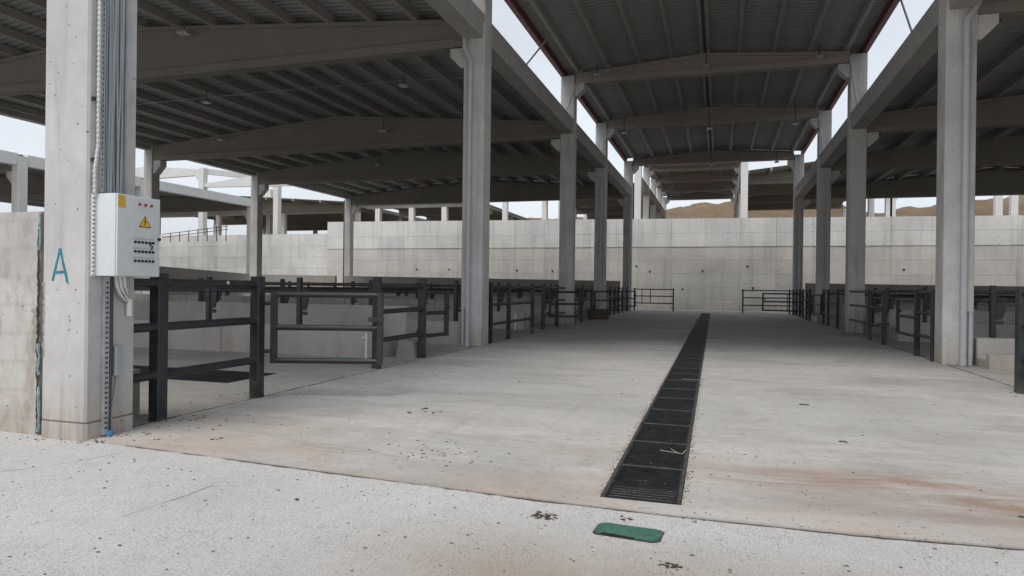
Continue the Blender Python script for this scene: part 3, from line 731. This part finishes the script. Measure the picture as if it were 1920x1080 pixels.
# below the cabinet
lc = thing('cable_duct', 'grey slotted cable duct below the cabinet down to the floor', 'cable duct')
MB().box(XL+.003, XL+.045, 5.445, 5.448+.055, .02, 1.66).build('duct_body', 'galv', lc)
for k in range(30): link('slot', MB().box(XL+.0455, XL+.047, 5.458, 5.49, .08+k*.052, .10+k*.052).mesh('slot', 'dcable') if k == 0 else bpy.data.meshes['slot.002'], lc, (0, 0, 0 if k == 0 else k*.052))
MB().tube([(XL+.03, 5.53, 1.66), (XL+.03, 5.535, .9), (XL+.028, 5.52, .3), (XL+.04, 5.515, .02)], .022, 10).build('hose', 'dcable', lc, True)
MB().tube([(XL+.045, 5.515, .0), (XL+.045, 5.515, .055)], .038, 12).build('blue_cap', 'bluecap', lc)
MB().cbox(XL+.003, XL+.06, 5.57, 5.67, .62, .93, .01).build('junction_box', 'cable', lc)
MB().tube([(XL+.03, 5.62, .62), (XL+.03, 5.60, .45), (XL+.03, 5.555, .3), (XL+.03, 5.545, .05)], .012, 8).build('hose', 'cable', lc, True)
wb = thing('wire_bundle', 'loose loops of pale wire hanging under the cabinet', 'wires')
for k in range(9):
    a = 5.56+k*.012; dpt = 1.42+.012*k+random.uniform(-.015, .015); e_ = 5.74+random.uniform(-.02, .03)
    MB().tube([(XL+.03+.006*k, a, 1.67), (XL+.04+.005*k, a+.01, 1.56), (XL+.05, a+.05, dpt+.03), (XL+.05, (a+e_)/2+.03, dpt-.03), (XL+.04, e_, dpt-.06), (XL+.03, e_+.015, dpt-.12)], .0075, 6).build('wire', 'wpvc' if k % 3 else 'cable', wb, True)
MB().tube([(XL+.035, 5.755, 1.42), (XL+.035, 5.755, 1.24)], .03, 10).build('cable_end', 'wpvc', wb)

# ------------------------------------------------------------------ downpipes
def downpipe(x, y, ztop, label, elbow=None, r=.062, mat='pvc', second=None, gx=0):
    e = thing('downpipe', label, 'downpipe')
    MB().tube([(x, y, .02), (x, y, ztop)], r, 14).build('pipe', mat, e, True)
    MB().tube([(x, y, .0), (x, y, .16)], r*1.18, 14).build('socket', mat, e, True)
    k = 2.2
    while k < ztop-.3:
        MB().tube([(x, y, k), (x, y, k+.03)], r*1.1, 12).build('clamp', 'galv', e); k += 2.6
    if elbow:
        dx, dz = elbow
        MB().tube([(x, y, ztop-.02), (x, y, ztop+.08), (x+dx*.35, y, ztop+.2), (x+dx, y, ztop+.42), (x+dx, y, ztop+.9)], r, 14).build('elbow', mat, e, True)
    if second:
        x2, zt2 = second
        MB().tube([(x2, y+.02, 0), (x2, y+.02, zt2)], r*.68, 12).build('short_pipe', mat, e, True)
        MB().tube([(x2, y+.02, zt2), (x2, y+.02, zt2+.05)], r*.9, 12).build('pipe_cap', 'galv', e)
downpipe(-6.50, ROWS[1]-.075, 7.62, 'grey downpipe with bend on the tall column left of the aisle', (-.17, .4), second=(-6.63, .98))
downpipe(5.13, ROWS[1]-.075, 7.5, 'grey downpipe on the nearest column right of the aisle', (.2, .4), .068, second=(5.27, 1.15))
downpipe(5.22, ROWS[2]-.07, .9, 'short pale pipe at the foot of the second right column', None, .05)
downpipe(-6.36, ROWS[3]-.07, 7.7, 'slim downpipe on the third aisle column at left', None)
downpipe(-6.25, ROWS[4]-.07, 7.7, 'slim downpipe on the farthest aisle column at left', None)
downpipe(5.2, ROWS[3]-.07, 7.3, 'slim downpipe on the third aisle column at right', None)
downpipe(5.1, ROWS[4]-.07, 7.3, 'slim downpipe on the farthest aisle column at right', None)
downpipe(XLL-.62, ROWS[4]+.1, 8.6, 'dark thin downpipe on the far outer column of the left hall', None, .06, 'dcable')
for x, y, lab in ((-7.45, 13.33, 'white water pipe with tap at the nearest pen wall'), (-7.45, 24.75, 'white water pipe standing at the second pen wall')):
    e = thing('water_pipe', lab, 'pipe', (x, y, 0))
    MB().tube([(0, 0, -.01), (0, 0, .58)], .026, 10).build('pipe', 'wpvc', e, True)
    MB().tube([(0, 0, .45), (-.03, -.07, .455), (-.035, -.10, .42)], .02, 8).build('spout', 'wpvc', e, True)
    MB().tube([(0, 0, .56), (0, 0, .62)], .036, 10).build('cap', 'galv', e)

# ------------------------------------------------------------------ fences and gates along the aisle
PW = .07
def post(par, x, y, h, w=PW, z0=-.01):
    b = MB().cbox(x-w, x+w, y-w, y+w, z0, h, .012); o = b.build('post', 'steel', par)
    return o
RZ = (1.60, 1.09, .53)
def fence(label, x, ys, group, h=1.73, r=.05, ext0=None, ext1=None, w=PW, x2=None):
    e = thing('fence_panel', label, 'fence', group=group)
    xe = x if x2 is None else x2
    y_a, y_b = ys[0], ys[-1]
    for y in ys:
        t = (y-y_a)/(y_b-y_a) if y_b != y_a else 0
        post(e, x+(xe-x)*t, y, h+random.uniform(-.012, .012), w)
    a = ext0 if ext0 is not None else y_a; c_ = ext1 if ext1 is not None else y_b
    for z in RZ:
        MB().tube([(x, a, z), (xe, c_, z)], r, 12).build('rail', 'steel', e, True)
        if y_a < 14:
            for y in ys:
                t = (y-y_a)/(y_b-y_a); xx = x+(xe-x)*t
                for sd_ in (-1, 1):
                    if a < y+sd_*(w+.02) < c_: MB().tube([(xx, y+sd_*w, z), (xx, y+sd_*(w+.014), z)], [r*1.16, r*1.02], 12).build('weld', 'steel', e, True)
    return e
def gate(label, hinge, end, group, zs=(1.44, .99, .52), r=.036, h0=None, hang=.0, mid=False):
    hx, hy = hinge; ex, ey = end; Lg = math.hypot(ex-hx, ey-hy); rz = math.atan2(ey-hy, ex-hx)
    e = thing('gate', label, 'gate', (hx, hy, 0), rz, group)
    for z in zs: MB().tube([(.10, 0, z), (Lg, 0, z)], r, 12).build('rail', 'steel', e, True)
    for x in (.10, Lg): MB().cbox(x-r*1.05, x+r*1.05, -r*1.05, r*1.05, zs[-1]-r, zs[0]+r, .008).build('stile', 'steel', e)
    for z in (zs[0]-.13, zs[-1]+.13): MB().tube([(-.03, 0, z), (.10, 0, z)], .026, 8).build('hinge', 'steel', e)
    MB().cbox(Lg-.16, Lg+.07, -r-.022, -r-.002, zs[1]+.10, zs[1]+.16, .006).build('latch', 'steel', e)
    if mid: MB().box(Lg*.4, Lg*.4+.05, -.02, .02, zs[-1], zs[0]).build('brace', 'steel', e)
    return e
GL_, GR_ = 'fence panels along the left side of the aisle', 'fence panels along the right side of the aisle'
GG = 'swing gates of the animal pens'
f1 = fence('nearest dark steel fence panel with two posts beside the near column', -6.25, (6.33, 8.09), GL_, 1.72, .052, ext0=ROWS[0]+CW+.02, w=.075)
MB().tube([(-6.199, 7.42, 1.615), (-6.190, 7.42, 1.615)], .022, 7).build('paint_chip', 'paper', f1)
g1 = gate('nearest steel gate swung out into the aisle', (-6.15, 8.17), (-4.62, 8.66), GG, (1.46, .99, .52), .04)
fence('dark steel fence panel behind the open near gate, left of the aisle', -6.36, (11.79, 13.89), GL_, 1.76, .05)
gate('short steel gate in line with the fence just before the tall left column', (-6.5, 13.96), (-6.28, 15.1), GG, (1.46, .98, .46), .045)
fence('fence panel just behind the tall downpipe column at left', -6.26, (18.32, 20.06, 22.85), GL_, 1.73, .045, w=.06)
gate('steel gate swung into the aisle in front of the second left column', (-6.28, 25.12), (-5.2, 25.9), GG, (1.44, .98, .5), .04)
fence('pair of fence posts between the second left column and the tall column', -6.45, (25.1, 27.4), GL_, 1.73, .045, w=.065, ext1=28.7)
fence('fence panel just past the second left column', -6.26, (30.0, 31.7, 34.3), GL_, 1.73, .045, w=.06)
gate('steel gate left of the aisle in front of the maroon tub', (-6.2, 34.4), (-4.9, 35.6), GG, (1.44, .98, .5), .04)
fence('fence panel just past the third left column', -6.26, (38.7, 40.5, 42.24), GL_, 1.73, .045, w=.06)
gate('far left steel gate ajar near the farthest aisle column', (-6.3, 42.3), (-5.15, 43.6), GG, (1.44, .98, .5), .04)
fence('farthest fence panel on the left side of the aisle', -6.3, (44.25, 46.2, 48.6), GL_, 1.73, .045, w=.06)
# right side
fence('nearest dark fence post and rails at the right edge of the picture', 4.66, (10.9, 12.76), GR_, 1.66, .05, w=.085)
fence('thin fence post and rails just behind the nearest right column', 4.76, (17.85, 19.22), GR_, 1.66, .042, w=.06)
gate('steel gate in line with the right fence, behind the nearest right column', (4.78, 19.3), (4.78, 21.25), GG, (1.38, .95, .48), .04)
fence('pair of fence posts before the second right column', 4.79, (22.89, 24.99), GR_, 1.66, .045, w=.065, ext1=28.5)
gate('steel gate swung into the right hall before the second right column', (4.86, 25.05), (5.75, 26.5), GG, (1.38, .95, .48), .04)
fence('fence panel just past the second right column', 4.79, (31.35, 33.97, 35.4), GR_, 1.68, .045, w=.06)
gate('steel gate in line with the right fence before the third right column', (4.72, 35.45), (4.5, 37.2), GG, (1.40, .95, .48), .04)
fence('fence panel just past the third right column', 4.6, (39.0, 40.3, 42.0), GR_, 1.7, .045, w=.06)
gate('far right steel gate swung into the aisle near the end wall', (4.5, 40.3), (2.35, 40.6), GG, (1.42, .97, .48), .04, mid=True)
fence('farthest fence panel on the right side of the aisle', 4.7, (44.5, 46.4, 48.4), GR_, 1.7, .045, w=.06)
def cross_fence(label, xa, xb, y, posts, box):
    e = thing('end_fence', label, 'fence')
    for x in posts: post(e, x, y, 1.66, .05)
    for z in (1.58, 1.08, .56): MB().tube([(xa, y, z), (xb, y, z)], .04, 10).build('rail', 'steel', e, True)
    for x in box: MB().box(x-.03, x+.03, y-.03, y+.03, .56, 1.58).build('brace', 'steel', e)
cross_fence('steel rail fence across the left end of the aisle by the retaining wall', -6.1, -3.2, 50.4, (-3.2, -6.0), (-5.45, -4.85))
cross_fence('steel rail fence across the right end of the aisle by the retaining wall', 1.55, 4.7, 49.3, (1.55, 4.55), ())

# ------------------------------------------------------------------ pen walls with rails inside the halls
def divider(label, xa, xb, y, hf, hb, depth, posts, group, rails=(1.62, 1.44), bracket=True, s=1):
    e = thing('pen_wall', label, 'pen wall', group=group)
    # cast lengths with open joints
    n = max(2, int(abs(xb-xa)/3.6)); step = (xb-xa)/n
    for k in range(n):
        a, c_ = sorted((xa+k*step, xa+(k+1)*step))
        MB().cbox(a+.004, c_-.004, y, y+.22, -.05, hf, .015).build('kerb_section', 'pen', e)
        if hb: MB().cbox(a+.004, c_-.004, y+depth, y+depth+.2, -.05, hb, .015).build('back_section', 'pen', e)
    if hb: MB().box(min(xa, xb), max(xa, xb), y+.221, y+depth-.001, -.05, hf*.55).build('trough_bottom', 'pen', e)
    for x in posts:
        p = MB().cbox(x-.055, x+.055, y+.05, y+.16, hf-.02, 1.77, .01).build('post', 'steel', e)
        if bracket:
            q = MB(); q.prism([(x+.055, 1.50), (x+.055+.20*s, 1.50), (x+.055+.18*s, 1.2), (x+.055+.13*s, 1.02), (x+.055, 1.0)], 'y', y+.08, y+.12)
            q.prism([(x+.05, .96), (x+.055+.10*s, .99), (x+.055+.16*s, .96), (x+.055+.15*s, .90), (x+.05, .90)], 'y', y+.08, y+.12); q.build('bracket', 'steel', p)
    for z in rails: MB().tube([(xa, y+.10, z), (xb, y+.10, z)], .04, 10).build('rail', 'steel', e, True)
    return e
GD = 'pen walls across the halls'
divider('nearest low pale pen wall across the left hall, behind the open gate', -7.15, -28.4, 13.42, .68, 1.12, 1.25, (-9.3, -11.85, -14.9, -18, -21.2, -24.5), GD)
divider('pen wall across the left hall beside the tall downpipe column', -6.78, -28.4, 17.34, .64, 0, .5, (-6.98, -9.6, -12.6, -15.6, -19, -22.5, -26), GD)
divider('second trough wall across the left hall, before the second column', -7.15, -28.4, 24.85, .66, 1.05, 1.25, (-8.2, -11.4, -14.6, -18, -21.4, -25), GD)
divider('pen wall across the left hall at the second column', -6.78, -28.4, 29.0, .64, 0, .5, (-7.4, -10.4, -13.6, -17, -20.6, -24.4), GD)
divider('third trough wall across the left hall, before the third column', -7.15, -28.4, 34.2, .66, 1.0, 1.2, (-8.4, -11.8, -15.2, -19, -23), GD)
divider('pen wall across the left hall at the third column', -6.78, -28.4, 37.7, .64, 0, .5, (-7.4, -11.2, -15, -19, -23.4), GD)
divider('farthest trough wall across the left hall', -7.15, -28.4, 44.0, .66, 1.0, 1.2, (-9, -13, -17, -21.5), GD)
divider('nearest low stepped pen wall across the right hall beside the column', 5.42, 27.4, 16.45, .31, .6, .75, (), GD, ())
divider('railed pen wall across the right hall behind the nearest right column', 5.42, 27.4, 17.5, .6, 0, .5, (5.85, 9, 12.5, 16, 20, 24), GD, s=1)
divider('second trough wall across the right hall before the second column', 5.6, 27.4, 24.85, .62, 1.0, 1.2, (6.4, 9.8, 13.4, 17.4, 21.6), GD)
divider('pen wall across the right hall at the second column', 5.42, 27.4, 29.0, .62, 0, .5, (6.2, 9.6, 13.2, 17.2, 21.4), GD)
divider('third trough wall across the right hall', 5.6, 27.4, 34.2, .62, 1.0, 1.2, (6.8, 10.6, 14.8, 19), GD)
divider('farthest pen wall across the right hall', 5.42, 27.4, 40.5, .62, 0, .5, (6.8, 11, 15.4, 20), GD)
blk = MB().prism([(-6.92, -.01), (-6.46, -.01), (-6.50, .36), (-6.85, .40)], 'y', 13.72, 14.2).build('concrete_block', 'lowwall')
tag(blk, 'small grey concrete block on the floor at the end of the near pen wall', 'block')

# maroon tub by the third column
tb = thing('plastic_tub', 'faded maroon plastic tub on the floor by the third left column', 'tub', (-6.0, 34.9, 0), R(8))
def lathe_rect(levels, wall):
    b = MB(); rings = []
    for w_, d_, r_, z_ in levels: rings.append([(x, y, z_) for x, y in rrect(w_, d_, r_, 4)])
    n = len(rings[0]); vs = [p for r_ in rings for p in r_]; fs = []
    for i in range(len(rings)-1):
        for k in range(n): fs.append((i*n+k, i*n+(k+1) % n, (i+1)*n+(k+1) % n, (i+1)*n+k))
    fs.append(tuple(range(n))[::-1]); fs.append(tuple(range((len(rings)-1)*n, len(rings)*n))); return b.add(vs, fs)
lathe_rect([(.50, .30, .1, 0), (.53, .33, .12, .05), (.58, .37, .12, .50), (.54, .33, .1, .50), (.48, .28, .1, .1)], 0).build('tub_body', 'maroon', tb, True)
lathe_rect([(.59, .38, .12, .46), (.62, .41, .13, .47), (.62, .41, .13, .52), (.585, .375, .12, .52), (.585, .375, .12, .46)], 0).build('rim', 'maroon', tb, True)

# ------------------------------------------------------------------ flood lamps, wires, conduits
def lamp(x, y, z, label, stem, yaw=0, s=1.0):
    e = thing('flood_lamp', label, 'lamp', (x, y, z), yaw, 'square flood lamps under the roofs')
    MB().cbox(-.17*s, .17*s, -.15*s, .15*s, .0, .07*s, .02).build('housing', 'galv', e)
    MB().box(-.145*s, .145*s, -.125*s, .125*s, -.006, -.0005).build('lens', 'lampglass', e)
    MB().box(-.10*s, .10*s, -.06, .06, .07*s, .12*s).build('heat_sink', 'dcable', e)
    MB().tube([(0, 0, .12*s), (0, 0, stem)], .02, 6).build('stem', 'dcable', e)
lamp(-15.9, 16.95, 9.30, 'square flood lamp on the nearest beam of the left hall, by the near column', .30)
lamp(-11.4, 23.0, 9.08, 'square flood lamp hung between first and second beams, beside the tall column', .5)
lamp(-20.4, 23.0, 9.08, 'square flood lamp hung between first and second beams at left', .55)
lamp(-15.2, 28.6, 8.85, 'square flood lamp on the second hall beam, right one', .55)
lamp(-24.4, 28.6, 8.92, 'square flood lamp on the second hall beam, left one', .3)
lamp(-20.1, 37.2, 8.98, 'square flood lamp on the third hall beam of the left hall', .5)
for yy, zz, nm in ((28.55, 10.68, 'nearest'), (37.2, 10.1, 'second'), (48.9, 10.25, 'farthest')):
    for xx, nn in ((-.62, 'middle'), (3.6, 'right'), (-5.1, 'left')):
        lamp(xx, yy, zz, f'square flood lamp under the {nm} visible canopy beam, {nn} one', .5 if yy < 30 else .95, 0, .85)
wi = thing('lamp_wire', 'thin wire strung across the left hall carrying the hung lamps', 'wire')
MB().tube([(XLL, 23, 9.22), (-20.4, 23, 9.30), (-15, 23, 9.33), (-11.4, 23, 9.30), (XL-CW, 23, 9.1)], .012, 5).build('wire', 'galv', wi)
for i, (y, lab) in enumerate(((21.38, 'nearest slim grey conduit leaning up to the canopy edge at left'), (27.4, 'bent grey conduit beside the second left column up to the canopy beam'), (36.0, 'bent grey conduit beside the third left column up to the canopy beam'), (47.6, 'bent grey conduit beside the farthest left column up to the canopy beam'))):
    e = thing('conduit', lab, 'conduit')
    yb = y+3.3 if i == 0 else y+1.1
    MB().tube([(XL-.05, y, 8.93), (XL+.05 if i == 0 else XL+.5, yb-.2, 11.0 if i else 11.1), (XL+.12 if i == 0 else XL+.85, yb, 11.12 if i else 11.25)], .03, 8).build('tube', 'galv', e, True)
for i, (y, lab) in enumerate(((20.2, 'nearest slim conduit between gutter and canopy edge at right'), (27.6, 'slim conduit beside the second right column up to the canopy'), (36.2, 'slim conduit beside the third right column up to the canopy'))):
    e = thing('conduit', lab, 'conduit')
    MB().tube([(XR+.05, y, ZGR), (XR-.15 if i else XR+.1, y+2.4 if i == 0 else y+.9, 11.0), (XR-.5, y+2.8 if i == 0 else y+1.1, 11.2)], .03, 8).build('tube', 'galv', e, True)

# ------------------------------------------------------------------ litter
def blob(b, x, y, z, r, flat=.6, n=6):
    ph = random.uniform(0, 6); vs = []
    for a, zz in ((1., 0.), (.75, .6)):
        for k in range(n):
            q = 2*math.pi*k/n+ph; rr = r*a*random.uniform(.7, 1.25); vs.append((x+rr*math.cos(q)*1.2, y+rr*math.sin(q)*.85, z+zz*r*flat))
    vs.append((x, y, z+r*flat))
    b.add(vs, [(k, (k+1) % n, n+(k+1) % n, n+k) for k in range(n)]+[(n+k, n+(k+1) % n, 2*n) for k in range(n)])
b = MB()
for _ in range(2600):
    y = random.uniform(1.6, 5.0); x = random.uniform(-1, 1)*(1.2+y*.95)-y*.3
    if random.random() > .35+.5*(.5+.5*math.sin(x*1.7+y*2.3)*math.sin(x*.9-y*1.3+1)): continue
    r = random.choice((.003, .003, .004, .004, .005, .006, .008, .012))*random.uniform(.7, 1.2)
    if y > 4.9 and x > -6: continue
    blob(b, x, y, -.017, r, .7, 5)
for _ in range(260):
    blob(b, random.uniform(-3.4, 2.6), random.gauss(5.0, .06) if random.random() < .4 else random.uniform(5.1, 7.5), 0, random.uniform(.003, .008), .6, 5)
o = b.build('loose_gravel', 'stone'); stuff(o); tag(o, 'small dark stones scattered over the front concrete', 'gravel')
b = MB()
for _ in range(1500):
    s = random.choice((-1, 1)); y = D0+abs(random.gauss(0, 6)) if random.random() < .8 else random.uniform(D0, 30)
    blob(b, dX(y, s)+random.gauss(s*.012, .022), y, .001, random.uniform(.003, .010)*random.uniform(.4, 1), .5, 5)
o = b.build('drain_edge_crumbs', 'dirt'); stuff(o); tag(o, 'dark crumbs of dirt along both edges of the aisle drain', 'dirt')
b = MB()
for cx_, cy_, n_, sp, r0 in ((-3.6, 8.0, 10, .10, .025), (-2.55, 6.0, 60, .22, .012), (1.15, 10.3, 3, .03, .028), (1.3, 7.9, 3, .03, .022), (.05, 6.9, 6, .2, .012), (2.2, 5.6, 8, .3, .02), (-1.17, 4.63, 40, .035, .016), (-.62, 4.78, 12, .03, .012), (-.28, 4.05, 16, .03, .015), (-.15, 4.9, 8, .03, .012), (-.3, 3.6, 5, .03, .016), (.4, 6.2, 25, .6, .010), (-4.6, 6.6, 25, .7, .009), (-4.9, 5.75, 4, .04, .02), (-5.9, 6.5, 40, .28, .016), (-3.0, 4.4, 2, .03, .022), (3.5, 8, 12, 1.2, .014), (-6.3, 8.3, 20, .2, .012), (-4, 10, 14, 1.5, .014), (2, 13, 10, 2, .02), (-6.0, 5.45, 25, .22, .014)):
    for _ in range(n_): blob(b, random.gauss(cx_, sp*1.4), random.gauss(cy_, sp), .0 if cy_ > 4.95 else -.016, r0*random.uniform(.4, 1.2), .5, 6)
feet = [(XL-.3, ROWS[0]), (XL, ROWS[0]+.3), (XL-.3, ROWS[1]-.05), (XL+.02, ROWS[1]+.3), (XR, ROWS[1]+.3), (XR+.3, ROWS[1]-.06), (XR+.3, ROWS[2]-.05), (XL-.3, ROWS[2]-.05)]
for fx_, fy_ in feet:
    for _ in range(26): blob(b, random.gauss(fx_, .26), fy_+random.gauss(-.03, .06), 0 if fy_ > 5.3 else -.015, random.uniform(.004, .014), .5, 5)
for fx_, fy_ in ((-6.25, 6.33), (-6.25, 8.09), (-6.36, 11.79), (-6.36, 13.89), (-6.26, 20.06), (4.66, 12.76), (4.76, 19.22), (4.79, 22.89), (4.79, 24.99)):
    for _ in range(16):
        a_ = random.uniform(0, 6.28); rr_ = random.gauss(.12, .04); blob(b, fx_+rr_*math.cos(a_), fy_+rr_*math.sin(a_), 0, random.uniform(.005, .014), .5, 5)
for _ in range(260): blob(b, random.choice((-6.21, 4.835))+random.gauss(0, .03), random.uniform(5.5, 30), -.004, random.uniform(.004, .012), .5, 5)
o = b.build('dirt_clods', 'dirt'); stuff(o); tag(o, 'dry dark dung and dirt clods dropped on the aisle floor', 'dirt')
tw = thing('twig', 'pale forked straw twig lying on the drain grate', 'twig', (-.42, 6.75, .006))
for p, q in (((-.12, .05, .006), (.1, -.03, .006)), ((-.02, .12, .012), (.05, -.01, .008)), ((.1, -.03, .008), (.12, .1, .012))): MB().tube([p, q], .004, 5).build('stem', 'straw', tw)
tw = thing('twig', 'pale bent straw lying across the drain further up the aisle', 'twig', (-.42, 12.3, .006))
for p, q in (((-.2, .05, .006), (.05, -.03, .01)), ((.05, -.03, .01), (.22, .2, .006))): MB().tube([p, q], .004, 5).build('stem', 'straw', tw)
print('objects', len(bpy.data.objects))
